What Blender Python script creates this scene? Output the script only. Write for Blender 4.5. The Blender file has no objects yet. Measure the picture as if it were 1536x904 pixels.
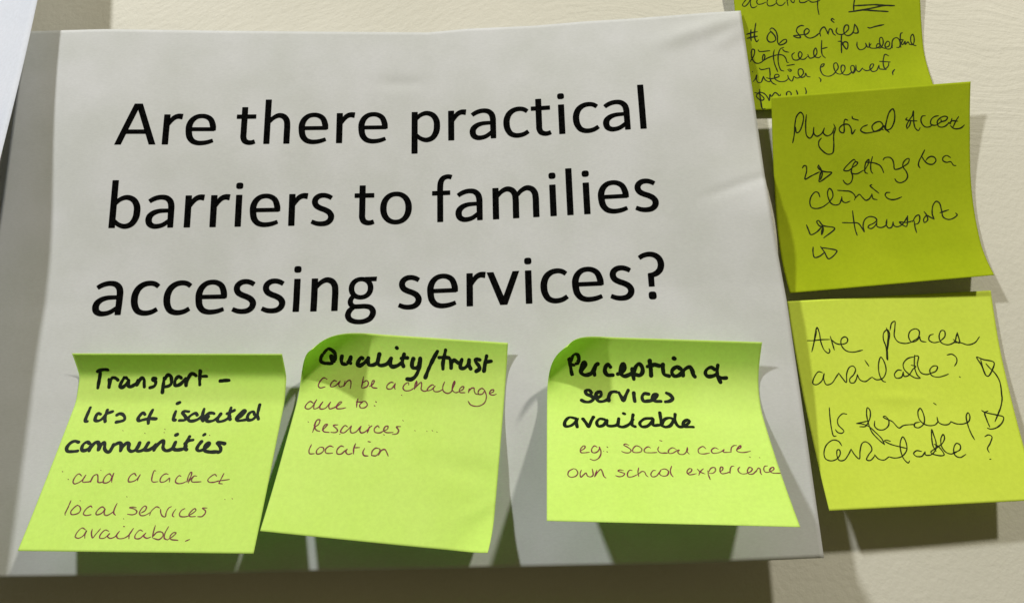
import bpy, bmesh, math, random
import numpy as np
from mathutils import Matrix, Vector
from mathutils.bvhtree import BVHTree


# lamps, ambient level and pen widths
AMB = 0.11
LD = 0.95
EL, ER = 73.0, 63.0
LXL, LXR = -0.85, 0.85
LZL, LZR = 1.0, 1.0
WSC = {'marker': 1.0, 'pen': 1.08, 'fine': 0.95}
LP_OUT0, LP_OUT1, LP_BEND = 15.0, 22.0, True

sc = bpy.context.scene
col = sc.collection
MM = 0.001

# ------------------------------------------------------------------ camera
# The wall stands in the XZ plane; lengths below are millimetres until the last
# step.  "out" means distance from the plane of the printed sheet towards the
# viewer (the -Y direction).
FPX = 1044.56                       # focal length in pixels of the 1536 px photo
RX, RY, RZ = 0.2296, 0.02664, 0.01908
CAM = np.array([54.46, -257.34, -92.86])
def rotmat(rx, ry, rz):
    cx, sx, cy, sy, cz, sz = math.cos(rx), math.sin(rx), math.cos(ry), math.sin(ry), math.cos(rz), math.sin(rz)
    Rz = np.array([[cz, -sz, 0], [sz, cz, 0], [0, 0, 1]])
    Rx = np.array([[1, 0, 0], [0, cx, -sx], [0, sx, cx]])
    Ry = np.array([[cy, 0, sy], [0, 1, 0], [-sy, 0, cy]])
    return Rz @ Rx @ Ry
ROT = rotmat(RX, RY, RZ)            # columns: right, forward, up
cam_data = bpy.data.cameras.new('camera')
cam = bpy.data.objects.new('camera', cam_data); col.objects.link(cam)
cam_data.sensor_width = 36.0
cam_data.lens = FPX * 36.0 / 1536.0
cam_data.clip_start = 0.01; cam_data.clip_end = 50
m = Matrix.Identity(4)
for r in range(3):
    m[r][0] = ROT[r, 0]; m[r][1] = ROT[r, 2]; m[r][2] = -ROT[r, 1]; m[r][3] = CAM[r] * MM
cam.matrix_world = m
sc.camera = cam

def ray(px, py):
    """direction in the room of a point of the photograph (1536x904)"""
    d = ROT @ np.array([(px - 768) / FPX, 1.0, (452 - py) / FPX])
    return d
def at(px, py, out):
    """point of the room at that distance in front of the sheet plane"""
    d = ray(px, py); t = (-out - CAM[1]) / d[1]
    return CAM + t * d
def project(P):
    d = (np.asarray(P) - CAM) @ ROT
    return np.stack([768 + FPX * d[..., 0] / d[..., 1], 452 - FPX * d[..., 2] / d[..., 1]], -1)

# ------------------------------------------------------------------ light
w = bpy.data.worlds.new('World'); sc.world = w; w.use_nodes = True
bg = w.node_tree.nodes['Background']
bg.inputs[0].default_value = (1.0, 0.86, 0.42, 1); bg.inputs[1].default_value = AMB
sc.view_settings.view_transform = 'Standard'; sc.view_settings.look = 'None'
sc.view_settings.exposure = 0.0; sc.view_settings.gamma = 1.0
sc.view_settings.use_curve_mapping = False
for nm, dx, e, c, dz in (('ceiling_lamp_left', LXL, EL, (1.0, 0.995, 0.99), LZL), ('ceiling_lamp_right', LXR, ER, (1.0, 0.945, 0.82), LZR)):
    L = bpy.data.lights.new(nm, 'POINT'); L.energy = e; L.shadow_soft_size = 0.050; L.color = c
    o = bpy.data.objects.new(nm, L); col.objects.link(o)
    o.location = (dx * LD, -LD, dz * LD - 0.02)

# ------------------------------------------------------------------ helpers
def link_mesh(name, verts, faces, mat, parent=None, smooth=True):
    me = bpy.data.meshes.new(name)
    me.from_pydata([tuple(float(c) for c in v) for v in verts], [], faces)
    if mat: me.materials.append(mat)
    if smooth: me.polygons.foreach_set('use_smooth', [True] * len(me.polygons))
    me.update()
    o = bpy.data.objects.new(name, me); col.objects.link(o)
    if parent: o.parent = parent
    return o
def tag(o, label=None, cat=None, group=None, kind=None):
    if label: o['label'] = label
    if cat: o['category'] = cat
    if group: o['group'] = group
    if kind: o['kind'] = kind
    return o
def root(name, loc, label, cat, group=None):
    o = bpy.data.objects.new(name, None); o.empty_display_size = 0.01
    col.objects.link(o); o.location = tuple(float(c) * MM for c in loc)
    tag(o, label, cat, group); return o
def shell(name, G, thick, mat, parent, org):
    """closed thin sheet from a grid of points G[i,j] (mm); the front face looks to the viewer"""
    n, k = G.shape[:2]
    du = np.gradient(G, axis=1); dv = np.gradient(G, axis=0)
    N = np.cross(du, dv); N /= np.linalg.norm(N, axis=2, keepdims=True) + 1e-12
    if N[n // 2, k // 2, 1] > 0: N = -N
    B = G - N * thick
    V = np.concatenate([G.reshape(-1, 3), B.reshape(-1, 3)]) - org
    idx = np.arange(n * k).reshape(n, k); off = n * k
    F = []
    for i in range(n - 1):
        for j in range(k - 1):
            a, b, c, d = int(idx[i, j]), int(idx[i, j + 1]), int(idx[i + 1, j + 1]), int(idx[i + 1, j])
            F.append((a, d, c, b)); F.append((a + off, b + off, c + off, d + off))
    rim = [int(q) for q in list(idx[0, :]) + list(idx[1:, -1]) + list(idx[-1, ::-1][1:]) + list(idx[::-1, 0][1:])]
    for a, b in zip(rim[:-1], rim[1:]):
        F.append((a, b, b + off, a + off))
    return link_mesh(name, V * MM, F, mat, parent), N

# ------------------------------------------------------------------ the printed sheet's shape
CH = [14.63, -1.32, -9.14, 4.16, -7.77, -6.11, 0.76, -0.15, 8.62, -0.91, -3.64, 1.32]
ZT = 85.9; WALL = -9.0
def _hb(x, z):
    lo = np.clip(-30 - z, 0, None); x = np.clip(x, -150, 150) / 150.; z = np.where(z < -20, -20 - 15 * (1 - np.exp((z + 20) / 15)), z) / 100.
    b = [x*x, x**3, x**4, z*z, z**3, x*z, x*x*z, x*z*z, x**3*z, x*x*z*z, x**3*z*z, z**4]
    h = sum(c * q for c, q in zip(CH, b))
    return h + .055 * lo
def seg_d(x, z, a, b):
    a = np.array(a, float); b = np.array(b, float); d = b - a; L = np.hypot(*d); d /= L
    t = (x - a[0]) * d[0] + (z - a[1]) * d[1]; s = -(x - a[0]) * d[1] + (z - a[1]) * d[0]
    return t / L, s
_rs = np.random.RandomState(4)
_wv = [(_rs.uniform(.02, .11) * math.cos(a), _rs.uniform(.02, .11) * math.sin(a), _rs.uniform(0, 6.3)) for a in _rs.uniform(0, 3.1, 14)]
def pxz(px, py):
    p = at(px, py, 3.0); return (p[0], p[2])
D1 = pxz(600, 120); K1 = (pxz(985, 66), pxz(1098, 22)); K2 = (pxz(1050, 300), pxz(1150, 262))
K3 = (pxz(1072, 66), pxz(1110, 40)); K4 = (pxz(130, 522), pxz(60, 560))
def sheet_h(x, z):
    h = _hb(x, z)
    wv = sum(np.sin(a * x + b * z + c) / (1 + 30 * math.hypot(a, b)) for a, b, c in _wv)
    h = h + 0.30 * wv
    h = h - 0.45 * np.exp(-(((x - D1[0] ) / 8.5) ** 2 + ((z - D1[1]) / 2.6) ** 2))
    e = np.clip((x - 96) / 52., 0, 1.2); f = np.clip((z + 4) / 40., 0, 1)
    h = h - 6.0 * e * e * f * f * (3 - 2 * f)
    for (k, amp, wd, soft) in ((K1, 1.3, 3.8, .18), (K2, -.6, 1.8, .15), (K3, .7, 2.8, .2)):
        t, s = seg_d(x, z, *k)
        along = 1 / (1 + np.exp(-(t - .15) / soft * 1.5)) * (1 / (1 + np.exp((t - 1.5) / .1)))
        h = h + amp * along * np.exp(-(s / wd) ** 2)
    return h

# ------------------------------------------------------------------ shape of a sticky note
def note_grid(p, n=78):
    """p: dict x,z,out (top left corner, mm), phi, W, H, thL, thR (tables of v, lean angle), curl"""
    v = np.linspace(0, 1, n); u = np.linspace(0, 1, n)
    tl = np.interp(v, [a for a, b in p['thL']], [b for a, b in p['thL']])
    tr = np.interp(v, [a for a, b in p['thR']], [b for a, b in p['thR']])
    ker = np.array([1, 2, 3, 2, 1.]); ker /= ker.sum()
    sm = lambda t: np.convolve(np.pad(t, 2, mode='edge'), ker, 'valid')
    tl, tr = sm(tl), sm(tr)
    th = tl[:, None] * (1 - u)[None, :] + tr[:, None] * u[None, :]
    th = th + p.get('bow', 0) * np.sin(np.pi * u)[None, :] * np.sin(np.pi * np.clip(v, 0, 1))[:, None]
    ds = p['H'] / (n - 1)
    D = np.concatenate([np.zeros((1, n)), np.cumsum((np.cos(th[1:]) + np.cos(th[:-1])) / 2 * ds, 0)])
    O = np.concatenate([np.zeros((1, n)), np.cumsum((np.sin(th[1:]) + np.sin(th[:-1])) / 2 * ds, 0)])
    A = p['W'] * (u[None, :] * (1 + p.get('taper', 0) * (v[:, None] - .5))) + p.get('shear', 0) * D
    # corner curls: bend about a line across the corner
    for (cu, cv, s0, Rr, ang) in p.get('curl', ()):
        # cu,cv: corner (0/1), s0 distance of the fold from the corner, Rr radius, ang: direction of fold normal
        a = (A if cu == 0 else p['W'] - A); b = v[:, None] * p['H'] * np.ones((1, n))
        b = b if cv == 0 else p['H'] - b
        c, s_ = math.cos(ang), math.sin(ang)
        s = a * c + b * s_
        l = np.clip(s0 - s, 0, None); t = l / Rr
        ds_ = l - Rr * np.sin(t)          # how far the point is drawn back towards the fold
        A = A + (1 if cu == 0 else -1) * ds_ * c
        D = D + (1 if cv == 0 else -1) * ds_ * s_
        O = O + Rr * (1 - np.cos(t))
    if 'seed' in p:                       # slight waviness of handled paper
        rs = np.random.RandomState(p['seed'])
        for _ in range(6):
            a, f, ph = rs.uniform(0, 3.14), rs.uniform(.06, .22), rs.uniform(0, 6.3)
            O = O + .011 / f * np.sin(f * (A * math.cos(a) + D * math.sin(a)) + ph) * np.clip(v[:, None] * 3, 0, 1)
    for (ca, cb, slope, ln, amp) in p.get('crease', ()):
        da, db = A - ca, D - cb; k = 1 / math.hypot(1, slope)
        O = O + amp * np.exp(-((da * k + db * slope * k) / ln) ** 2 - ((db * k - da * slope * k) / (ln * .25)) ** 2)
    c, s = math.cos(p['phi']), math.sin(p['phi'])
    X = p['x'] + A * c + D * s
    Z = p['z'] + A * s - D * c
    Y = -(p['out'] + O + p.get('twist', 0) * u[None, :])
    return np.stack([X, Y, Z], -1)
INK = """
# note|word|ink|width px
@transport|Transport|marker|5.2
=130 540 12.8
205,220 240,195 330,178 400,180
268,190 255,300 232,430 215,530
430,370 432,440 430,515
430,500 455,410 480,350 515,330 570,350 600,378
770,345 735,320 700,370 655,450 640,505 680,520 740,480 790,420 810,375 805,440 800,490 840,505 900,480 955,440 985,385
965,470 1000,410 1040,355 1075,335 1105,380 1105,440 1108,510
1325,350 1275,350 1270,375 1320,400 1325,450 1290,500 1215,525
1490,340 1478,430 1465,520 1455,615
=240 540 12.8
100,360 130,300 170,275 210,310 222,380 215,450 170,490 100,508
405,335 365,310 310,350 285,430 290,480 340,480 400,450 450,400 500,350
500,350 498,420 502,480
502,470 530,380 560,310 600,260 640,255 690,290
775,200 765,300 762,400 765,470
790,325 840,310 890,308
@transport|dash|marker|5.4
=240 540 12.8
1160,400 1240,388 1325,385
@transport|lots|marker|5.0
=110 595 10.97
280,175 240,270 200,370 200,400 230,402
450,285 410,270 370,320 360,380 400,395 460,370 500,330 530,290
560,215 535,290 520,350 525,405
550,270 600,255 645,240
720,295 760,275 810,285 845,330 840,375 780,400 710,412
@transport|of|marker|5.2
=110 595 10.97
1180,290 1150,260 1100,300 1065,360 1080,390 1150,375 1250,355 1360,360
1305,215 1270,280 1240,350 1235,435
@transport|isolated|marker|4.9
=250 595 10.24
140,220 115,290 105,350 130,355
165,100 200,85
340,225 270,220 245,240 280,290 300,330 270,355 195,360
470,280 450,250 390,270 330,330 350,365 420,365 500,330 530,300
575,185 555,260 545,340 560,365
545,350 600,290 650,250 720,250 730,258
560,365 600,340 640,300
640,300 610,360 640,375 720,360 790,310 830,260
830,265 780,340 790,375 860,370 940,330 970,300
990,165 970,240 960,300 975,345
930,255 980,235 1040,205
1080,330 1150,290 1210,220 1190,205 1130,260 1070,330 1090,360 1150,360 1210,350
1350,270 1330,225 1270,250 1240,310 1250,350 1310,350 1370,300 1400,260
1430,120 1410,200 1395,280 1410,340
@transport|communities|marker|5.4
=90 640 11.815
330,270 270,250 190,280 120,370 130,425 200,435 310,425
520,290 490,265 420,300 385,380 400,415 460,410 520,370 560,310
520,420 560,350 620,280 670,270 690,310 680,390
685,400 720,330 780,275 795,300 790,380 820,430 870,440 910,390 950,310
910,380 980,310 1060,280 1085,310 1075,420
1080,410 1120,340 1190,280 1220,300 1215,390 1260,430 1330,410 1390,340 1410,280
1410,290 1360,390 1370,425 1440,420 1510,380
=215 640 11.815
20,400 90,280
90,285 40,360 30,400 80,410 160,370 220,310
190,410 240,330 300,270 350,245 360,290 350,370 390,415 460,410 520,370 570,270
570,275 530,370 560,400 650,400 720,380 760,340
820,170 770,260 745,330 750,390 765,400
740,290 800,245 880,230
1030,260 980,320 950,390 980,420 1060,400 1130,350 1170,290 1150,280 1090,340 1080,410 1160,440 1280,440 1330,440
1440,295 1380,280 1310,280 1330,310 1370,370 1365,430 1330,445
580,140 600,132
1070,142 1090,130
@transport|and|pen|1.9
=85 695 10.97
410,200 370,165 310,210 270,300 290,330 350,315 420,270 480,185
480,185 430,270 430,300 490,300 550,290 600,220
560,300 590,220 640,180 670,180 680,240 680,300 710,310 770,295
900,200 870,165 810,200 770,270 770,310 820,315 880,280 910,220 940,155
940,155 915,230 905,305
@transport|a|pen|1.9
=85 695 10.97
1310,200 1280,160 1220,190 1180,260 1185,295 1240,295 1300,270 1350,220 1375,180
1375,180 1340,240 1330,280
@transport|lack|pen|1.8
=215 695 10.97
205,120 185,110 150,190 140,280 160,300 240,295
410,175 370,165 310,200 275,270 285,300 350,295 400,260 430,235 430,300
620,205 590,195 540,250 530,300 570,325 640,320 710,290
720,300 740,210 780,140 795,140 790,190 745,290 745,318
745,300 790,240 840,200 880,205
830,210 795,260 800,295 870,300 950,295
@transport|of|pen|1.8
=215 695 10.97
1205,205 1180,175 1110,210 1060,270 1080,300 1150,305 1230,285 1330,270 1415,258
1325,160 1290,230 1260,290 1245,320 1300,330
@transport|local|pen|1.9
=85 740 12.8
275,130 220,260 160,390 165,410
400,215 330,270 270,350 285,395 350,395 430,360 460,300 440,240 400,220
680,265 660,235 590,270 530,340 515,390 560,415 660,400
920,280 880,250 810,290 755,370 765,400 830,390 890,350 930,290 915,350 920,400 960,415 1030,385 1090,340
1160,185 1110,290 1095,370 1130,410
@transport|services|pen|1.8
=185 745 11.378
220,180 165,170 105,180 180,200 230,240 220,275 160,300 70,290
300,270 370,230 395,170 370,150 310,200 275,270 295,310 350,315 420,285 455,260
450,310 470,250 520,195 570,165 620,185
635,205 640,270 670,325 715,335 730,270 770,190 820,160
895,205 850,270 840,320 865,335
1050,195 1000,220 960,280 970,325 1050,335 1120,320
1120,310 1190,270 1240,220 1220,195 1160,240 1120,300 1140,330 1230,330
1430,185 1350,190 1400,230 1400,270 1340,330 1270,332
@transport|available|pen|1.8
=105 780 8.084
190,115 150,90 90,140 65,200 100,215 160,185 200,125 180,180 180,215
270,105 260,160 275,210 310,170 370,100
470,130 430,115 370,170 360,210 410,215 460,180 485,155 455,190 480,215 540,200 600,130
600,130 565,180 580,215 650,215 710,180 770,95
770,95 720,170 715,220
880,130 850,115 790,180 790,215 840,220 890,180 920,150
920,150 895,190 930,215 980,200
1035,60 1010,150 1000,210
1005,195 1060,140 1120,145 1130,180 1080,230 1010,215
1195,75 1150,160 1145,215 1180,235
1180,235 1250,190 1285,150 1260,145 1215,190 1220,225 1310,240
650,72 662,74
@transport|full_stop|pen|2.2
=105 780 8.084
1400,250 1450,230
@quality|Quality|marker|6.0
=470 505 10.24
230,180 175,230 120,310 115,370 160,400 230,405 300,390 335,330 330,250 280,200 230,180
275,290 285,340 300,385
440,295 430,360 450,410 510,410 560,360 575,310
575,310 555,380 575,405
760,330 740,315 700,360 680,420 710,440 770,410 820,360 845,325
845,325 840,380 860,430 920,430 980,400
1015,265 1000,330 990,400 1020,435 1090,430 1160,390 1195,330
1195,335 1180,410 1210,455 1290,440 1350,400
1395,265 1375,340 1365,400 1385,450
1355,330 1400,320 1445,320
1280,165 1283,167
=600 510 10.24
205,285 185,350 195,420 250,425
310,280 305,370 280,470 230,560 170,600 110,595
250,430 290,380 300,340
@quality|slash|marker|6.0
=600 510 10.24
575,170 510,290 440,440 390,570
@quality|trust|marker|5.6
=600 510 10.24
700,150 680,250 660,350 660,440
600,265 680,262 750,270
770,290 785,360 785,425
790,350 830,305 870,330 900,350
950,295 930,360 930,420 980,430 1040,380 1065,300
1060,300 1060,380 1085,435
1225,300 1180,290 1155,300 1170,340 1210,390 1220,440 1170,475
1330,240 1310,340 1290,470
1340,330 1400,320
@quality|can|pen|1.9
=450 560 9.6
390,80 345,60 290,110 265,180 290,205 360,190
530,110 490,100 445,150 440,185 490,185 540,150 580,105
580,105 560,160 575,190 625,180
650,105 630,180
635,180 680,110 720,95 735,130 725,215
@quality|be|pen|1.9
=450 560 9.6
915,45 900,130 885,200
910,130 960,100 985,130 970,180 920,205 890,205
1000,185 1050,150 1070,105 1050,100 1030,150 1040,195 1110,210
@quality|a|pen|1.9
=450 560 9.6
1345,130 1310,125 1255,170 1255,215 1310,220 1350,180 1370,140
1375,145 1360,190 1370,225
@quality|challenge|pen|1.8
=590 560 9.31
215,160 210,125 160,150 135,200 160,235 230,235 290,200
325,100 300,160 295,220
325,100 330,130 300,200
300,205 350,150 390,120 395,160 390,220 430,245 480,235
570,170 550,155 490,195 475,235 520,230 570,190
585,175 560,200 570,245 630,250 690,220
715,115 690,190 700,245 760,275 810,250 830,200
830,205 860,130 855,105 830,160 825,230 870,265 920,250
930,240 970,220 985,185 965,180 925,220 930,260 1000,265
1060,210 1050,265
1050,250 1090,205 1125,200 1130,240 1150,280 1200,290
1270,225 1235,205 1190,240 1190,285 1240,285 1275,240
1275,230 1300,320 1270,410 1180,455 1080,435 1045,385
1355,270 1400,250 1400,225 1360,235 1345,280 1390,300 1440,285
@quality|due|pen|2.0
=450 560 9.6
190,425 150,400 95,440 75,490 120,510 180,470 240,375
240,375 205,440 200,505 260,490 330,405
330,405 290,460 290,505 360,500 440,410
440,410 415,460 425,505 490,490 560,450 600,410 580,405 530,460 530,500 590,505 660,490
@quality|to|pen|1.9
=450 560 9.6
835,360 820,420 815,485
810,405 860,408 905,405
905,405 860,450 870,490 930,490 970,450 940,400 900,400
@quality|colon|pen|2.4
=450 560 9.6
1090,403 1096,408
1070,460 1076,463
@quality|Resources|pen|2.0
=450 620 9.6
225,120 205,200 180,270
200,170 250,90 285,90 270,150 215,200 240,240 285,255
320,240 370,190 395,155 370,155 330,210 340,255 420,270
545,160 480,170 530,220 540,250 510,270 445,268
685,190 650,170 600,220 585,265 630,275 690,230 740,175
740,175 725,240 740,275 800,265 880,180
880,180 860,240 880,275 930,265 985,220
1000,190 970,275
970,260 1000,200 1035,175
1140,200 1120,175 1070,220 1080,265 1150,275 1200,250
1200,250 1260,220 1265,180 1230,185 1205,240 1240,270 1340,270
1450,185 1390,190 1420,240 1400,285 1330,298
570,295 574,290
1205,300 1210,304
@quality|location|pen|2.0
=450 620 9.6
165,445 130,530 140,575 205,575
280,485 240,530 240,575 290,575 340,530 335,490 290,480
480,480 430,465 370,510 370,560 410,572 470,565
630,475 590,465 535,520 535,575 590,580 640,540 680,510
680,510 660,550 690,585 750,570
800,430 775,500 770,580
780,490 860,487
930,500 905,560 920,600 980,608
1130,500 1090,495 1040,540 1030,600
1030,600 1090,605 1140,560 1150,510 1130,500
1130,600 1170,530 1220,515 1250,560 1270,610
980,400 1015,408
@perception|Perception|marker|6.0
=840 520 10.971
150,190 170,300 185,400 200,455
180,230 210,150 250,115 290,130 310,190 290,260 240,290 200,290
350,400 400,330 420,280 395,250 360,320 340,410 400,460 470,455 530,420 570,330
570,460 565,380 590,300 620,280
830,330 790,285 750,330 740,400 780,460 870,463
950,445 1020,420 1065,340 1040,280 1000,340 1000,440 1060,480 1130,460 1190,430
1190,365 1200,440 1215,530
1220,400 1250,320 1300,275 1350,330 1355,420 1310,465 1230,450
1470,225 1490,330 1500,470
1440,320 1530,300
=970 520 10.971
50,225 60,330 70,470
60,290 130,290 210,310
265,290 270,380 290,450 370,480
445,185 455,190
560,360 500,330 430,370 415,430 460,480 540,460 600,390
600,470 600,400 650,350 710,330 750,390 770,460 795,490
@perception|of|marker|5.6
=970 520 10.971
1120,370 1060,335 990,370 965,430 1000,480 1080,480 1150,450
1170,300 1160,390 1165,470 1215,580
1180,490 1240,510 1310,510
@perception|services|marker|5.4
=860 575 9.6
260,130 230,95 175,105 190,150 260,180 290,220 240,260 170,262 120,240
340,210 400,170 390,120 340,130 325,190 360,250 430,255 500,225
510,245 510,190 540,130 590,115 620,120
655,130 690,190 720,245 750,180 790,95
870,135 875,200 885,255
1085,150 1020,145 990,190 1010,250 1080,250 1140,240
1130,230 1190,200 1210,160 1160,160 1140,210 1180,250 1260,255
1340,135 1390,160 1430,215 1390,250 1325,262
@perception|available|marker|5.2
=835 610 6.982
200,120 130,110 85,160 90,200 150,195 200,150 215,120 205,160 215,210
275,125 310,170 335,210 360,150 385,105
500,130 450,125 420,160 435,200 490,190 525,135 530,190 580,200 640,180 650,120
650,125 640,190 690,210 760,180 800,130
800,80 790,140 790,190 820,205
1000,120 920,125 870,170 890,205 950,200 1000,150 1010,120 1010,190 1070,190
1080,60 1090,130 1095,190
1095,190 1130,130 1180,115 1220,130 1190,195 1140,210 1100,195
1240,75 1240,150 1280,205 1340,200 1390,150 1370,135 1330,160 1330,200 1430,210
700,68 708,70
@perception|eg|pen|2.0
=855 655 10.593
175,215 230,180 240,145 215,140 165,200 175,245 230,250 310,240
430,160 390,140 345,190 350,240 400,250 450,220 475,160
460,155 485,200 490,270 450,340 380,370 320,350
@perception|colon|pen|2.2
=855 655 10.593
588,155 596,162
585,232 592,235
@perception|social|pen|1.9
=855 655 10.593
935,130 880,110 855,125 920,165 970,210 950,245 880,250 820,228
1110,155 1050,140 1000,190 1000,235 1060,248 1130,230 1140,190 1105,155
1280,175 1240,155 1180,200 1190,240 1270,250 1380,245
1410,155 1395,200 1425,245 1536,258
1425,55 1460,65
=985 655 10.24
110,240 170,245
300,190 240,165 180,210 190,250 250,245 310,210 345,200 325,230 350,262 420,262 470,200 470,160
470,160 465,220 500,262
@perception|care|pen|1.9
=985 655 10.24
755,180 710,145 640,190 650,245 710,260 810,245
945,185 890,165 840,205 860,245 930,245 1000,220 1035,190
1035,190 1025,230 1080,235 1145,230
1140,225 1150,160 1190,130 1225,130
1240,190 1290,160 1290,130 1260,150 1230,210 1280,235 1360,235 1440,215
1428,305 1433,308
@perception|own|pen|1.9
=845 690 8.533
130,105 70,140 60,190 95,215 160,200 185,160 160,115 125,105
230,125 215,170 225,215 260,185 290,160 310,200 350,210 380,190 370,110
430,125 400,210
400,210 440,150 480,115 500,150 520,205 545,225
@perception|school|pen|1.9
=845 690 8.533
770,130 720,122 700,135 750,155 785,170 760,200 710,208 670,195
880,130 850,125 820,170 830,210 880,210 950,180
965,95 955,150 965,205
960,175 1010,140 1040,150 1060,190 1085,210
1180,130 1150,130 1120,180 1140,210 1190,200 1225,160 1250,130
1245,125 1230,170 1270,200 1330,190 1345,140 1300,110 1250,120
1385,75 1370,130 1380,180 1405,210
@perception|experience|pen|1.9
=1020 690 9.6
110,190 160,160 170,125 130,120 100,170 130,205 170,205 235,190
250,125 290,165 360,195
335,120 290,165 270,215
400,150 410,210 435,275
410,170 450,110 500,105 510,150 470,185 420,185
570,160 610,140 615,100 590,95 575,150 600,190 660,185 720,165
720,185 725,120 745,85 775,82
860,95 835,130 850,170 900,195 960,190
960,185 1020,160 1040,120 1000,100 970,150 990,195 1050,195 1095,150
1090,170 1130,110 1150,120 1160,180 1175,205
1260,80 1220,85 1205,130 1230,170 1280,170
1280,170 1350,130 1345,100 1310,110 1290,150 1330,180 1400,185 1465,183
@top|accessing|fine|1.8
=1105 0 10.971
190,-40 120,40 95,90 130,110 190,60 230,-10 225,70 250,128 300,125 335,100
350,-30 330,40 350,72 410,70 480,40
520,-40 500,50 520,98 590,95 660,50
690,-30 650,30 690,90 750,90 800,40
820,-30 835,50 845,98
835,10 880,-20 900,30 935,48 955,0
1030,-10 1040,40 1110,45 1180,10
1185,10 1230,38 1300,35 1370,10
1335,0 1330,90 1340,180 1355,245
@top|underline|fine|2.5
=1240 0 10.971
460,-10 445,90 445,180
450,100 600,92 780,82 940,90 1115,98
1110,98 930,98 780,130 600,165 450,190 365,200
450,188 600,170 800,182 1010,195
@top|hash|fine|2.4
=1105 0 10.971
235,490 230,590 240,680
315,385 298,500 295,620 330,690 360,660
165,568 260,540 340,525
170,635 260,615 340,600
@top|of|fine|2.2
=1105 0 10.971
545,490 580,465 640,510 670,600 675,700 700,740 770,730 820,690 815,655 770,660 700,720
565,520 520,570 500,640 530,690 590,695 640,660 630,600 580,540 550,510
@top|services|fine|2.2
=1105 0 10.971
1105,430 1060,425 1000,460 985,520 1030,580 1050,620 1000,625 935,595 1000,585 1080,575
1080,575 1160,560 1195,510 1160,475 1115,510 1120,580 1190,630 1280,610 1360,550
1380,600 1370,530 1400,470 1440,450 1480,510 1510,570
=1240 0 10.971
0,510 20,560 50,480 80,490 110,560 145,585
170,465 155,520 180,560 260,570 300,540
300,550 360,480 350,420 310,420 280,490 300,570 360,590 430,540 460,400
460,400 500,460 515,540 480,550 430,540
125,330 90,310 75,330 120,375
@top|dash|fine|2.4
=1240 0 10.971
675,455 710,465 800,440 940,410
@top|difficult|fine|2.0
=1115 60 10.971
115,360 180,240 180,165 150,155 130,220 150,320 200,380 260,385 330,340 355,270 340,240 320,270 320,340 400,300 490,265 600,245 660,260 700,310 720,370 745,375
510,165 495,240 510,380 565,525
665,125 610,150 575,250 580,400 620,500 665,515
245,165 260,190 435,180
645,155 680,190 750,205
840,210 800,250 820,320 880,335 940,300 965,230 930,195 905,240 930,310 1000,320 1060,270
1060,240 1090,300 1150,290 1210,220 1190,135 1160,180 1170,270 1240,295 1275,270
1290,10 1285,150 1300,250 1350,300
1280,150 1380,125
@top|to|fine|2.2
=1240 45 10.971
245,75 240,200 245,380
185,190 240,195 290,280 330,320 350,270 340,210 290,200 260,250
@top|understand|fine|2.0
=1240 45 10.971
500,200 500,270 540,325 600,320 650,270 640,220
640,220 680,290 730,230
700,215 710,290 780,305 850,290 880,250 840,230 820,280 880,300 930,220 910,130 880,130 870,200 900,280 960,310
960,290 1020,270 1035,210 1000,190 960,250 980,310 1050,310 1080,220
1080,300 1075,210 1100,150 1150,130 1190,160 1210,240 1190,290 1150,290
1245,50 1220,60 1210,150 1220,290
1190,160 1260,165
1260,165 1230,220 1250,245 1290,190 1290,240 1340,200 1360,240
1360,240 1420,240 1440,150 1415,75 1385,110 1390,210 1430,250 1470,262
@top|criteria|fine|2.0
=1115 60 10.971
160,690 200,640 220,580 215,640 240,700 290,700 330,600
330,600 360,660 430,690 460,640
260,465 290,490 430,465
430,465 440,560 440,640 480,710 540,740
380,625 450,640 530,625 590,600 570,570 520,580 520,640 590,685 690,680 740,640
730,585 750,640 800,680 830,600
830,600 880,630 940,610 990,540 960,480 910,490 905,560 950,620 1010,600 1025,550 1050,600 1100,612
730,490 770,520 790,500 750,480
715,425 840,405
@top|comma|fine|2.2
=1115 60 10.971
1245,620 1275,655 1270,690
@top|element|fine|2.0
=1240 45 10.971
-100,620 -60,600 -40,560 -80,570 -105,640 -60,740 30,765 100,740 150,690
150,690 190,620 160,545 120,560 120,630 160,710 220,730 270,710
260,715 300,650 290,590 250,585 235,650 270,730 350,740 420,690
430,715 460,650 440,590 400,600 400,670 430,715 480,650 480,580
480,580 490,660 530,690 590,630
590,640 640,670 700,665 760,610 770,565 730,570 710,630 750,685 820,670 855,590
860,580 870,640 920,650 980,655
1020,430 960,405 935,470 930,560 960,640 1010,600 1025,530
870,520 1045,530
@top|comma|fine|2.2
=1240 45 10.971
1120,650 1085,700 1090,740
@top|process|fine|2.2
=1115 110 10.971
265,270 275,380 290,480 320,590 360,580
190,320 270,345 340,420 320,445 260,430 215,375 260,320 320,325 370,360 410,420 420,455
430,450 440,350 460,385 520,320 560,340 600,385 610,345
710,380 715,320 750,300 785,330 785,380
870,280 890,330 890,370
1015,240 1035,300 1025,358
@physical|Physical|fine|2.2
=1175 150 8.533
120,550 140,440 150,300 170,210 220,160 255,200 245,310 200,410 170,420 155,350
295,190 285,320 300,460 340,490 375,450 390,350
390,350 390,430 430,465 490,430 525,360
525,365 510,420 560,460 620,430 650,360
645,310 665,370 645,440 645,600 630,680 570,695 500,650 455,590 455,530 485,490
825,260 790,250 775,300 780,370 770,420 730,410 715,370 760,320 830,315 865,360 880,435 920,380
880,210 885,235 960,260
1075,320 1010,350 990,390 1040,422 1130,415 1220,385 1275,330 1240,280 1180,290 1135,340 1160,400 1240,385 1290,330
1290,330 1310,380 1370,370 1420,270 1420,150 1400,115 1360,150 1320,270 1310,370 1355,415
1270,330 1260,370 1280,385
@physical|Access|fine|2.1
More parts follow.
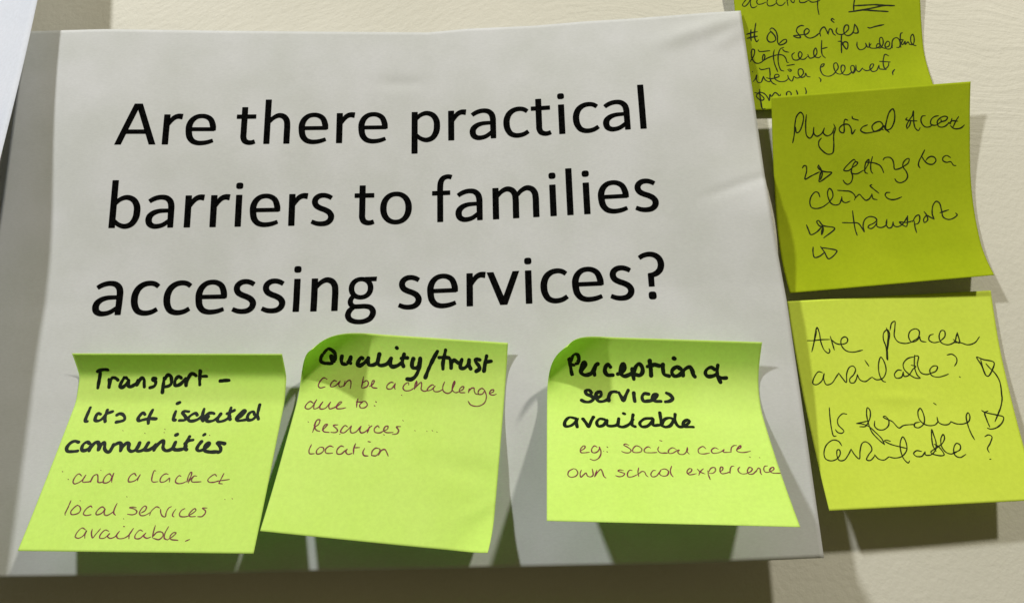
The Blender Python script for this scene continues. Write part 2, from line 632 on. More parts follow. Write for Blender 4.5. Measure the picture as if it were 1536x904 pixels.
=1345 155 12.8
200,490 190,430 250,310 300,240 320,150 325,260 330,380 360,480 415,525 450,470
210,480 250,420 270,330
390,340 250,335 175,310 200,280
550,240 490,250 465,320 490,400 550,455 620,455 680,425
800,240 720,260 660,320 655,400 720,425 780,415
780,410 850,360 940,330 975,270 920,250 840,280 780,350 800,440 860,460 930,440 1000,380
850,310 860,350 930,330
1060,290 1040,360 1010,390 1060,340 1170,345
990,370 1040,400
1190,255 1140,330 1085,450
1030,430 1100,485 1170,490 1240,470 1300,415
@physical|arrow|fine|2.3
=1190 235 11.3
155,190 180,155 215,160 225,240 200,380 300,330 440,260
430,140 415,180 480,240 560,260 650,270 560,350 440,425 450,330 470,250
430,150 480,240 490,300 460,390
@physical|getting|fine|2.1
=1190 235 11.3
1050,70 1030,50 950,110 855,230 930,240 1010,180 1070,140 1090,100 1050,90 1000,170 985,270 1005,330 980,430 920,470 870,440 845,400
970,250 1000,285 1080,290 1190,230
1200,240 1270,120 1280,50 1240,80 1210,180 1220,270 1260,285
1340,0 1310,140 1320,250 1345,285
1220,95 1310,100 1400,115 1469,150
=1310 225 11.3
100,250 140,300 175,385
20,225 70,240 120,270
165,170 190,135 270,125 320,160 345,230 360,325 430,320 510,280
510,280 590,220 605,150 570,150 510,210 500,280 560,370 580,450 540,520 450,555 390,530 365,490
@physical|to|fine|2.2
=1310 225 11.3
870,0 820,100 775,190 765,260 790,305
820,110 880,200 940,240 1010,240 1060,180 1040,130 980,110 920,140 890,180
@physical|a|fine|2.1
=1310 225 11.3
1310,130 1240,95 1180,130 1180,180 1240,210 1310,200 1360,260 1400,265
@physical|clinic|fine|2.1
=1190 235 11.3
450,685 420,610 370,600 300,680 280,790 310,860 390,880 500,850 610,770
610,770 670,670 650,570 610,540 580,600 590,690 640,790 710,820 780,800 820,700
820,680 830,750 880,780 960,755
750,570 860,580 960,590 1030,640 1050,690 1035,735
1050,700 1120,640 1170,690 1230,740 1290,710 1330,640
1330,630 1350,710 1420,730
1330,475 1300,490 1350,540 1450,620
=1310 225 11.3
280,720 220,725 200,760 230,810 300,840 380,835 480,795
@physical|arrow|fine|2.3
=1195 290 6.144
90,290 110,340 130,380 180,360 235,305
250,410 350,322 240,295 200,250 185,260 210,300 240,310 230,350 230,380 245,340 240,300
@physical|transport|fine|2.1
=1260 295 8.533
160,180 175,300 195,420 220,495
30,332 130,335 230,340 280,400 310,450 295,370 320,290 380,255 450,270 470,300 430,340 370,370 360,395 400,408 450,370 475,320
470,330 475,380 530,395 590,360 600,295
600,290 590,350 620,400 660,390 680,320
680,330 690,370 730,385 790,360 860,260 865,245
865,245 850,380 800,360 760,325 850,330 930,310
950,310 960,390 980,460
930,320 970,250 1010,235 1020,290 1000,340 960,355
1075,190 1110,240 1120,300 1080,330 1070,290 1110,240 1150,260 1205,290
1205,290 1180,220 1190,110 1230,60 1270,80 1300,180 1320,260 1390,292 1460,270 1500,230 1480,210
1280,205 1390,168
@physical|arrow|fine|2.3
=1195 290 6.144
152,495 150,540 165,590 210,580 255,545
220,490 255,540 295,603 370,530 300,510 225,500
@places|Are|fine|2.0
=1205 475 7.536
95,395 120,290 135,180 155,120 180,180 200,290 240,380 285,410 300,385 290,360
100,380 130,250 150,160
45,268 110,268 200,258 300,255
305,220 325,290 350,375
310,250 370,300 430,310 490,290 500,250 470,225 430,250 430,320 480,380 560,398 670,375
@places|places|fine|2.0
=1315 475 7.535
110,125 130,200 120,330 125,490
115,480 105,340 75,250 80,180 120,145 145,190 135,280 120,370 125,300
150,150 170,70 205,50 205,120 200,220 240,280 320,300 400,285
400,280 470,230 480,160 440,135 380,160 360,220 390,280 440,275 490,225
485,225 500,270 560,285
640,195 600,210 590,260 640,290 710,280
715,275 770,220 765,160 730,155 705,220 730,290 800,315 870,290 900,240
910,175 935,295 865,255
910,180 890,250
870,290 940,290 1030,315 1110,290 1160,225
@places|available|fine|2.0
=1205 475 7.536
215,630 170,620 115,700 110,755 150,765 210,720 235,640 230,700 260,765 320,750 370,680 400,635
400,635 440,690 485,740 490,640 520,570 560,555 590,590 570,650 525,700 530,740 570,745 600,700 610,650
610,650 640,710 700,730 760,690 780,680
775,680 830,710 900,690 935,610 910,500 875,455 850,530 860,650 900,725 930,735
695,490 740,555
=1315 475 7.535
280,605 240,600 200,650 220,690 280,680 300,620
300,620 310,670 360,660 410,590 440,560 390,545
430,430 425,500 430,580 460,660 490,690 440,690 370,650 310,590 300,530 350,470 420,450
425,440 470,445 460,540 500,630 560,650 610,640
600,640 670,610 685,560 640,555 600,600 620,660 690,680 760,665 810,645
@places|question_mark|fine|2.0
=1315 475 7.535
795,430 850,422 900,460 905,510 880,555
935,675 945,682
@places|double_arrow|fine|2.2
=1315 475 7.535
1230,650 1180,540 1130,455 1200,480 1325,515 1310,590 1260,670 1230,655 1200,580 1175,480
1235,530 1280,580 1340,640 1390,730 1410,850 1412,905
=1355 590 7.531
1110,0 1115,60 1100,150 1070,230 1035,315
885,190 920,210 1050,240 1130,265 1120,320 1060,380 990,400 950,390
975,375 940,290 920,215 955,195
@places|Is|fine|2.0
=1225 600 8.219
155,90 165,220 185,360 210,440 240,440
370,170 320,165 260,230 265,300 335,380 310,405 260,395 230,360
@places|funding|fine|2.0
=1225 600 8.219
490,285 560,290 640,320 720,390 800,470 835,540
630,255 560,270 490,285
835,545 760,480 680,390 640,290 615,170 625,90 655,120 660,200 635,270 600,320 530,325
715,255 715,320 760,360 830,360 885,310 885,240 840,195 820,205 860,230 930,260 1015,340 1070,310 1200,295
830,500 910,540 1100,590
835,495 860,490 910,505
=1355 590 7.531
100,348 130,350
185,320 130,335 125,370 170,385 230,340 235,260 190,165 165,200 180,290 230,340 290,360 360,350 395,310
380,265 395,320 450,350 510,345 540,315
535,315 600,340 680,340 740,310 750,250 730,215 710,250 730,360 770,460 805,520
340,105 370,125
@places|available|fine|2.0
=1225 600 8.219
310,560 270,505 200,490 120,550 90,650 110,720 180,745 250,720 290,660 280,610 255,610 250,680 280,740 340,735 390,670 425,600
425,600 460,660 525,720 535,620 560,530 600,510 660,550 680,610 640,670 615,730 660,740 710,690 715,675
715,670 760,720 830,735 890,695
890,695 960,710 1050,690 1110,610 1095,500 1060,450 1030,520 1040,640 1080,730 1130,770 1145,745
1295,630 1230,620 1195,655 1230,690 1290,690
=1355 590 7.531
150,712 210,705 245,655
245,655 250,690 310,690 360,640 370,560 340,460 320,405 320,500 335,590 370,650
350,570 400,600 460,690 430,700 330,680 310,660 390,600 440,560 465,500 450,460 425,500 430,590 480,660 540,680 600,660
560,670 640,630 640,580 600,560 570,610 580,690 640,720 705,685
@places|question_mark|fine|2.0
=1355 590 7.531
920,485 960,465 1000,485 980,560 950,620 970,665
975,740 990,738
"""
# ------------------------------------------------------------------ materials
def nodes(name):
    mt = bpy.data.materials.new(name); mt.use_nodes = True
    nt = mt.node_tree; nt.nodes.clear()
    return mt, nt, nt.nodes.new, nt.links.new
def rgb(c): return (c[0], c[1], c[2], 1)
def ramp(N, a, b, ca, cb):
    r = N('ShaderNodeValToRGB'); e = r.color_ramp.elements
    e[0].position = a; e[1].position = b; e[0].color = rgb(ca); e[1].color = rgb(cb); return r

def paper_material(name, c1, c2, transl, tcol, rough=.75, spec=.25, grain=2600, bump=.05, mott=38, stretch=(1, 1, 1)):
    mt, nt, N, Lk = nodes(name)
    out = N('ShaderNodeOutputMaterial'); tc = N('ShaderNodeTexCoord')
    mp = N('ShaderNodeMapping'); mp.inputs['Scale'].default_value = stretch
    Lk(tc.outputs['Object'], mp.inputs['Vector'])
    n1 = N('ShaderNodeTexNoise'); n1.inputs['Scale'].default_value = mott; n1.inputs['Detail'].default_value = 4
    Lk(tc.outputs['Object'], n1.inputs['Vector'])
    r1 = ramp(N, .35, .68, c1, c2); Lk(n1.outputs['Fac'], r1.inputs[0])
    n2 = N('ShaderNodeTexNoise'); n2.inputs['Scale'].default_value = grain * .35; n2.inputs['Detail'].default_value = 5; n2.inputs['Roughness'].default_value = .7
    Lk(mp.outputs['Vector'], n2.inputs['Vector'])
    r2 = ramp(N, .3, .7, (.90, .90, .90), (1, 1, 1)); Lk(n2.outputs['Fac'], r2.inputs[0])
    mx = N('ShaderNodeMix'); mx.data_type = 'RGBA'; mx.blend_type = 'MULTIPLY'; mx.inputs[0].default_value = 1
    Lk(r1.outputs[0], mx.inputs[6]); Lk(r2.outputs[0], mx.inputs[7])
    # a few tiny specks of dirt
    v = N('ShaderNodeTexVoronoi'); v.inputs['Scale'].default_value = 70; Lk(tc.outputs['Object'], v.inputs['Vector'])
    lt = N('ShaderNodeMath'); lt.operation = 'LESS_THAN'; lt.inputs[1].default_value = .022; Lk(v.outputs['Distance'], lt.inputs[0])
    n4 = N('ShaderNodeTexNoise'); n4.inputs['Scale'].default_value = 60; Lk(tc.outputs['Object'], n4.inputs['Vector'])
    gt = N('ShaderNodeMath'); gt.operation = 'GREATER_THAN'; gt.inputs[1].default_value = .56; Lk(n4.outputs['Fac'], gt.inputs[0])
    mm = N('ShaderNodeMath'); mm.operation = 'MULTIPLY'; Lk(lt.outputs[0], mm.inputs[0]); Lk(gt.outputs[0], mm.inputs[1])
    ms = N('ShaderNodeMath'); ms.operation = 'MULTIPLY'; ms.inputs[1].default_value = .45; Lk(mm.outputs[0], ms.inputs[0])
    mx2 = N('ShaderNodeMix'); mx2.data_type = 'RGBA'; Lk(ms.outputs[0], mx2.inputs[0]); Lk(mx.outputs[2], mx2.inputs[6])
    mx2.inputs[7].default_value = (c1[0] * .35, c1[1] * .35, c1[2] * .3, 1)
    n3 = N('ShaderNodeTexNoise'); n3.inputs['Scale'].default_value = grain; n3.inputs['Detail'].default_value = 3
    Lk(mp.outputs['Vector'], n3.inputs['Vector'])
    n5 = N('ShaderNodeTexNoise'); n5.inputs['Scale'].default_value = 55; n5.inputs['Detail'].default_value = 3
    Lk(tc.outputs['Object'], n5.inputs['Vector'])
    ad = N('ShaderNodeMath'); ad.operation = 'MULTIPLY_ADD'; ad.inputs[1].default_value = 7; Lk(n5.outputs['Fac'], ad.inputs[0]); Lk(n3.outputs['Fac'], ad.inputs[2])
    bp = N('ShaderNodeBump'); bp.inputs['Strength'].default_value = 1; bp.inputs['Distance'].default_value = bump * MM
    Lk(ad.outputs[0], bp.inputs['Height'])
    p = N('ShaderNodeBsdfPrincipled'); p.inputs['Roughness'].default_value = rough; p.inputs['Specular IOR Level'].default_value = spec
    Lk(mx2.outputs[2], p.inputs['Base Color']); Lk(bp.outputs[0], p.inputs['Normal'])
    t = N('ShaderNodeBsdfTranslucent'); t.inputs[0].default_value = rgb(tcol); Lk(bp.outputs[0], t.inputs['Normal'])
    ms = N('ShaderNodeMixShader'); ms.inputs[0].default_value = transl
    Lk(p.outputs[0], ms.inputs[1]); Lk(t.outputs[0], ms.inputs[2]); Lk(ms.outputs[0], out.inputs[0])
    return mt

def ink_material(name, c, rough, spec, paper=None, cover=1.0):
    mt, nt, N, Lk = nodes(name)
    out = N('ShaderNodeOutputMaterial'); tc = N('ShaderNodeTexCoord')
    n = N('ShaderNodeTexNoise'); n.inputs['Scale'].default_value = 900; n.inputs['Detail'].default_value = 3
    Lk(tc.outputs['Object'], n.inputs['Vector'])
    c2 = tuple(min(1, q * 1.8 + .004) for q in c)
    r = ramp(N, .3, .75, c, c2); Lk(n.outputs['Fac'], r.inputs[0])
    p = N('ShaderNodeBsdfPrincipled'); p.inputs['Roughness'].default_value = rough; p.inputs['Specular IOR Level'].default_value = spec
    Lk(r.outputs[0], p.inputs['Base Color'])
    if cover < 1:
        n2 = N('ShaderNodeTexNoise'); n2.inputs['Scale'].default_value = 420; n2.inputs['Detail'].default_value = 4
        Lk(tc.outputs['Object'], n2.inputs['Vector'])
        mr = N('ShaderNodeMapRange'); mr.inputs[1].default_value = .3; mr.inputs[2].default_value = .6
        mr.inputs[3].default_value = cover - .22; mr.inputs[4].default_value = min(1, cover + .12)
        Lk(n2.outputs['Fac'], mr.inputs[0])
        tr = N('ShaderNodeBsdfTransparent'); ms = N('ShaderNodeMixShader')
        Lk(mr.outputs[0], ms.inputs[0]); Lk(tr.outputs[0], ms.inputs[1]); Lk(p.outputs[0], ms.inputs[2])
        Lk(ms.outputs[0], out.inputs[0])
    else:
        Lk(p.outputs[0], out.inputs[0])
    return mt

M_SHEET = paper_material('printer_paper', (.565, .585, .575), (.63, .645, .66), .08, (.7, .7, .62), grain=2200, bump=.014, stretch=(1, 1, 2.4))
M_WHITE = paper_material('white_paper', (.74, .79, .90), (.79, .83, .93), .12, (.8, .8, .85), grain=2200, bump=.012)
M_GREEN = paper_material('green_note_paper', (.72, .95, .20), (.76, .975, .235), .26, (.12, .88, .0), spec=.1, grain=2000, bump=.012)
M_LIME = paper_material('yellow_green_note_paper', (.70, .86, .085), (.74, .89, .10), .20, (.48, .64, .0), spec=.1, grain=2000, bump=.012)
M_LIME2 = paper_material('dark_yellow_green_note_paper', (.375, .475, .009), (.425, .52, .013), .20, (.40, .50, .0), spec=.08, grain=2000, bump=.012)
M_PRINT = ink_material('printed_toner', (.0012, .0012, .0012), 1.0, 0.0)
M_MARKER = ink_material('black_marker_ink', (.004, .008, .003), .55, .09)
M_PEN = ink_material('maroon_pen_ink', (.13, .016, .045), .6, .1, cover=.78)
M_FINE = ink_material('black_pen_ink', (.006, .009, .003), .6, .08, cover=.90)

def wall_material():
    mt, nt, N, Lk = nodes('cream_painted_plaster')
    out = N('ShaderNodeOutputMaterial'); tc = N('ShaderNodeTexCoord')
    n1 = N('ShaderNodeTexNoise'); n1.inputs['Scale'].default_value = 11; n1.inputs['Detail'].default_value = 5
    Lk(tc.outputs['Object'], n1.inputs['Vector'])
    r1 = ramp(N, .3, .7, (.57, .56, .48), (.63, .615, .54)); Lk(n1.outputs['Fac'], r1.inputs[0])
    # orange-peel grain everywhere, long brush strokes towards the right
    g = N('ShaderNodeTexNoise'); g.inputs['Scale'].default_value = 480; g.inputs['Detail'].default_value = 6; g.inputs['Roughness'].default_value = .55
    Lk(tc.outputs['Object'], g.inputs['Vector'])
    wp = N('ShaderNodeTexNoise'); wp.inputs['Scale'].default_value = 14; wp.inputs['Detail'].default_value = 2
    Lk(tc.outputs['Object'], wp.inputs['Vector'])
    wm = N('ShaderNodeVectorMath'); wm.operation = 'MULTIPLY_ADD'; wm.inputs[1].default_value = (0, 0, .035)
    Lk(wp.outputs['Color'], wm.inputs[0]); Lk(tc.outputs['Object'], wm.inputs[2])
    def strokes(ang, sx, sz, scale):
        mp = N('ShaderNodeMapping'); mp.inputs['Rotation'].default_value = (0, math.radians(ang), 0)
        Lk(wm.outputs[0], mp.inputs['Vector'])
        m2 = N('ShaderNodeMapping'); m2.inputs['Scale'].default_value = (sx, 1, sz); Lk(mp.outputs[0], m2.inputs['Vector'])
        s = N('ShaderNodeTexNoise'); s.inputs['Scale'].default_value = scale; s.inputs['Detail'].default_value = 5; s.inputs['Roughness'].default_value = .6
        Lk(m2.outputs[0], s.inputs['Vector']); return s
    s1 = strokes(-9, .9, 9, 42); s2 = strokes(28, 1, 3.2, 110)
    sx = N('ShaderNodeSeparateXYZ'); Lk(tc.outputs['Object'], sx.inputs[0])
    mr = N('ShaderNodeMapRange'); mr.interpolation_type = 'SMOOTHSTEP'
    mr.inputs[1].default_value = .03; mr.inputs[2].default_value = .10; mr.inputs[3].default_value = 0; mr.inputs[4].default_value = 1
    Lk(sx.outputs['X'], mr.inputs[0])
    mz = N('ShaderNodeMapRange'); mz.interpolation_type = 'SMOOTHSTEP'
    mz.inputs[1].default_value = -.01; mz.inputs[2].default_value = .055; mz.inputs[3].default_value = 0.05; mz.inputs[4].default_value = 1
    Lk(sx.outputs['Z'], mz.inputs[0])
    mw = N('ShaderNodeMath'); mw.operation = 'MULTIPLY'; Lk(mr.outputs[0], mw.inputs[0]); Lk(mz.outputs[0], mw.inputs[1])
    mix = N('ShaderNodeMix'); mix.data_type = 'FLOAT'; Lk(mw.outputs[0], mix.inputs[0])
    a2 = N('ShaderNodeMath'); a2.operation = 'MULTIPLY'; a2.inputs[1].default_value = 1.2; Lk(s2.outputs['Fac'], a2.inputs[0])
    a2b = N('ShaderNodeMath'); a2b.operation = 'MULTIPLY'; Lk(a2.outputs[0], a2b.inputs[0]); Lk(mz.outputs[0], a2b.inputs[1])
    a1 = N('ShaderNodeMath'); a1.operation = 'MULTIPLY'; a1.inputs[1].default_value = 1.5; Lk(s1.outputs['Fac'], a1.inputs[0])
    Lk(a2b.outputs[0], mix.inputs[2]); Lk(a1.outputs[0], mix.inputs[3])
    ad = N('ShaderNodeMath'); ad.operation = 'MULTIPLY_ADD'; ad.inputs[1].default_value = 1.0
    Lk(g.outputs['Fac'], ad.inputs[0]); Lk(mix.outputs[0], ad.inputs[2])
    bp = N('ShaderNodeBump'); bp.inputs['Strength'].default_value = 1; bp.inputs['Distance'].default_value = .21 * MM
    Lk(ad.outputs[0], bp.inputs['Height'])
    p = N('ShaderNodeBsdfPrincipled'); p.inputs['Roughness'].default_value = .6; p.inputs['Specular IOR Level'].default_value = .3
    Lk(r1.outputs[0], p.inputs['Base Color']); Lk(bp.outputs[0], p.inputs['Normal']); Lk(p.outputs[0], out.inputs[0])
    return mt

# ------------------------------------------------------------------ the wall
def build_wall():
    nx, nz = 220, 150
    xs = np.linspace(-420, 470, nx); zs = np.linspace(-330, 260, nz)
    X, Z = np.meshgrid(xs, zs)
    rs = np.random.RandomState(9); H = np.zeros_like(X)
    for _ in range(24):
        a = rs.uniform(0, 3.14); f = rs.uniform(.015, .12)
        H += rs.uniform(.2, 1) * np.sin(f * (X * math.cos(a) + Z * math.sin(a)) + rs.uniform(0, 6.3)) / (1 + 60 * f)
    Y = -WALL - np.abs(.45 * H) * 0 - .3 * H
    V = np.stack([X, Y, Z], -1).reshape(-1, 3)
    idx = np.arange(nx * nz).reshape(nz, nx); F = []
    for i in range(nz - 1):
        for j in range(nx - 1):
            F.append((int(idx[i, j]), int(idx[i, j + 1]), int(idx[i + 1, j + 1]), int(idx[i + 1, j])))
    n0 = len(V)      # back of the plaster, so the wall has thickness
    V = np.concatenate([V, [[xs[0], -WALL + 40, zs[0]], [xs[-1], -WALL + 40, zs[0]], [xs[-1], -WALL + 40, zs[-1]], [xs[0], -WALL + 40, zs[-1]]]])
    F.append((n0, n0 + 3, n0 + 2, n0 + 1))
    F.append(tuple([int(q) for q in idx[0, :]][::-1] + [n0, n0 + 1]))
    F.append(tuple([int(q) for q in idx[-1, :]] + [n0 + 2, n0 + 3]))
    F.append(tuple([int(q) for q in idx[:, 0]] + [n0 + 3, n0]))
    F.append(tuple([int(q) for q in idx[:, -1]][::-1] + [n0 + 1, n0 + 2]))
    o = link_mesh('wall', V * MM, F, wall_material())
    tag(o, kind='structure')
build_wall()

# ------------------------------------------------------------------ the printed sheet
def build_sheet():
    nu, nv = 200, 150
    RE = ([16, 150, 262, 370, 450, 640, 836], [1111, 1131, 1147, 1165, 1180, 1208, 1236])
    BE = ([-80, 0, 160, 380, 700, 900, 1000, 1240], [868, 866, 864, 859, 852, 848, 846, 836])
    TE = ([0, 48, 155, 300, 440, 640, 700, 800, 870, 950, 1000, 1060, 1111], [47, 47, 44, 46, 47.5, 49, 43.5, 39, 33, 28, 24, 19, 16])
    def P(x, z): return np.stack([x, -sheet_h(x, z), z], -1)
    def solve_z(x, E, z0):
        z = np.full_like(x, z0)
        for _ in range(12):
            p = project(P(x, z)); z = z + (p[:, 1] - np.interp(p[:, 0], *E)) * .24
        return z
    us = np.linspace(0, 1, nu); vs = np.linspace(0, 1, nv)
    G = np.zeros((nv, nu, 3))
    xl, xr = -148.5, np.full(nv, 148.5)
    for it in range(4):
        for k, v in enumerate(vs):
            x = xl + (xr[k] - xl) * us
            if it == 0 and k == 0: zt = solve_z(x, TE, 86.); zb = solve_z(x, BE, -124.)
            z = zt + (zb - zt) * v
            G[k] = P(x, z)
        p = project(G[:, -1]); xr = xr - (p[:, 0] - np.interp(p[:, 1], *RE)) * .2
    zt = zb = None
    org = np.array([0, -sheet_h(np.array(0.), np.array(80.)), 80.])
    rt = root('paper_sheet', org, 'large landscape sheet of white printer paper with the black printed question in three lines', 'paper')
    o, N = shell('page', G, .11, M_SHEET, rt, org)
    print('sheet z', G[0, ::40, 2].round(1), G[-1, ::40, 2].round(1), 'xr', xr[::30].round(1))
    return rt, org
SHEET, SORG = build_sheet()

# ------------------------------------------------------------------ the printed lettering
def crom(P, step):
    """smooth curve through control points (rows: x,y,width)"""
    P = np.asarray(P, float)
    if len(P) == 2:
        n = max(2, int(np.hypot(*(P[1] - P[0])[:2]) / step) + 1)
        return P[0] + (P[1] - P[0]) * np.linspace(0, 1, n)[:, None]
    closed = np.allclose(P[0, :2], P[-1, :2])
    Q = np.concatenate([[P[-2]] if closed else [2 * P[0] - P[1]], P, [P[1]] if closed else [2 * P[-1] - P[-2]]])
    out = []
    for i in range(1, len(Q) - 2):
        p0, p1, p2, p3 = Q[i - 1], Q[i], Q[i + 1], Q[i + 2]
        d = lambda a, b: max(1e-6, math.sqrt(max(1e-9, np.hypot(*(b - a)[:2]))))
        t0 = 0; t1 = d(p0, p1); t2 = t1 + d(p1, p2); t3 = t2 + d(p2, p3)
        n = max(2, int(np.hypot(*(p2 - p1)[:2]) / step) + 1)
        t = np.linspace(t1, t2, n, endpoint=(i == len(Q) - 3))[:, None]
        A1 = (t1 - t) / (t1 - t0) * p0 + (t - t0) / (t1 - t0) * p1
        A2 = (t2 - t) / (t2 - t1) * p1 + (t - t1) / (t2 - t1) * p2
        A3 = (t3 - t) / (t3 - t2) * p2 + (t - t2) / (t3 - t2) * p3
        B1 = (t2 - t) / (t2 - t0) * A1 + (t - t0) / (t2 - t0) * A2
        B2 = (t3 - t) / (t3 - t1) * A2 + (t - t1) / (t3 - t1) * A3
        C = (t2 - t) / (t2 - t1) * B1 + (t - t1) / (t2 - t1) * B2
        C[:, 2] = ((t2 - t) / (t2 - t1) * p1[2] + (t - t1) / (t2 - t1) * p2[2])[:, 0]
        out.append(C)
    return np.concatenate(out)

def stem(x, y0, y1, w=168): return ('s', [(x, y0, w), (x, y1, w)])
def arch(x0, x1, y=952):
    k = (x1 - x0) / 576.
    return ('s', [(x0 + 41, 690, 105), (x0 + 165 * k + 5, 830, 122), (x0 + 330 * k, 902, 145), (x0 + 475 * k, 855, 160), (x0 + 555 * k, 735, 166), (x1, 575, 168), (x1, 300, 168), (x1, 0, 168)])
BOWL = ('s', [(285, 715, 105), (420, 845, 122), (600, 902, 138), (785, 830, 155), (888, 660, 170), (906, 480, 176), (880, 290, 172), (775, 115, 155), (605, 48, 138), (430, 100, 120), (285, 225, 105)])
def ring(cx, cy, rx, ry, ws, wt, p=2.15):
    pts = []
    for i in range(41):
        a = 2 * math.pi * i / 40; c, s = math.cos(a), math.sin(a)
        pts.append((cx + rx * math.copysign(abs(c) ** (2 / p), c), cy + ry * math.copysign(abs(s) ** (2 / p), s), wt + (ws - wt) * c * c))
    return ('s', pts)
def dot(cx, cy, wx, wy):
    """rounded square dot"""
    return ('d', cx, cy, wx / 2, wy / 2)
GL = {
 'A': (1185, [('q', [(18, 0), (485, 1294), (663, 1294), (196, 0)]), ('q', [(990, 0), (526, 1294), (703, 1294), (1168, 0)]), ('s', [(240, 402, 128), (950, 402, 128)])]),
 'r': (714, [stem(249, 0, 952), ('s', [(285, 625, 110), (360, 745, 125), (455, 850, 140), (560, 893, 152), (690, 880, 172)])]),
 'e': (1019, [('s', [(205, 483, 114), (560, 483, 114), (905, 483, 114)]), ('s', [(858, 436, 160), (850, 590, 163), (775, 790, 150), (650, 880, 136), (510, 903, 130), (360, 868, 138), (240, 755, 160), (180, 600, 172), (178, 430, 174), (215, 235, 168), (315, 105, 150), (450, 53, 136), (580, 50, 130), (730, 75, 122), (882, 130, 108)])]),
 't': (686, [stem(262, 300, 1185, 165), ('s', [(262, 330, 165), (264, 220, 165), (310, 105, 158), (405, 55, 142), (500, 52, 132), (600, 85, 128)]), ('s', [(35, 876, 130), (600, 876, 130)])]),
 'h': (1076, [stem(249, 0, 1421), arch(249, 825)]),
 'p': (1076, [stem(249, -372, 952), BOWL]),
 'b': (1076, [stem(249, 0, 1421), BOWL]),
 'a': (981, [('s', [(150, 775, 118), (225, 828, 128), (340, 880, 134), (480, 903, 134), (625, 875, 148), (725, 780, 162), (762, 650, 166), (766, 500, 164), (768, 250, 160), (772, 0, 150)]),
             ('s', [(762, 503, 108), (600, 503, 110), (430, 490, 122), (285, 435, 145), (190, 340, 168), (166, 235, 172), (200, 115, 162), (300, 50, 142), (420, 45, 130), (560, 85, 122), (740, 215, 112)])]),
 'c': (866, [('s', [(800, 800, 122), (700, 870, 130), (575, 897, 135), (410, 868, 145), (270, 760, 165), (196, 600, 174), (180, 450, 176), (205, 280, 170), (290, 125, 155), (400, 62, 142), (530, 48, 136), (680, 80, 128), (815, 160, 120)])]),
 'i': (470, [stem(235, 0, 952), dot(235, 1222, 204, 196)]),
 'l': (470, [stem(235, 0, 1421)]),
 's': (801, [('s', [(655, 815, 122), (550, 872, 130), (430, 900, 134), (295, 878, 146), (200, 795, 158), (180, 695, 162), (225, 590, 156), (340, 515, 150), (470, 462, 150), (590, 385, 156), (648, 280, 164), (625, 160, 160), (530, 75, 146), (390, 47, 134), (240, 62, 126), (95, 120, 114)])]),
 'o': (1080, [ring(540, 476, 362, 425, 174, 132)]),
 'f': (625, [('s', [(265, 0, 162), (265, 700, 162), (265, 1050, 162), (285, 1220, 160), (345, 1325, 148), (440, 1372, 134), (520, 1375, 132), (600, 1350, 134)]), ('s', [(30, 880, 130), (556, 880, 130)])]),
 'm': (1636, [stem(249, 0, 952), arch(249, 818), arch(818, 1387)]),
 'n': (1076, [stem(249, 0, 952), arch(249, 825)]),
 'g': (964, [ring(464, 637, 266, 262, 146, 118, 2.1), ('q', [(560, 956), (905, 958), (890, 832), (640, 832)]),
             ('s', [(275, 430, 110), (205, 350, 125), (178, 270, 136), (195, 185, 136), (280, 120, 124), (420, 112, 124), (600, 114, 126), (740, 75, 140), (812, -20, 154), (812, -120, 158), (740, -240, 148), (590, -312, 130), (440, -328, 124), (290, -305, 130), (170, -235, 146), (128, -130, 154), (160, -15, 146), (230, 60, 124), (300, 110, 110)])]),
 'v': (925, [('q', [(14, 952), (195, 952), (560, 0), (375, 0)]), ('q', [(735, 952), (911, 952), (560, 0), (375, 0)])]),
 '?': (949, [('s', [(118, 1160, 118), (230, 1225, 126), (400, 1258, 132), (545, 1225, 142), (655, 1130, 156), (700, 985, 166), (670, 830, 164), (580, 725, 150), (460, 672, 130), (330, 655, 120)]), ('s', [(405, 700, 156), (407, 340, 148)]), dot(410, 92, 214, 224)]),
 ' ': (463, []),
}
EM = 28.22; UNIT = EM / 2048; LSP = 1.2207 * EM
PVAR = [0]
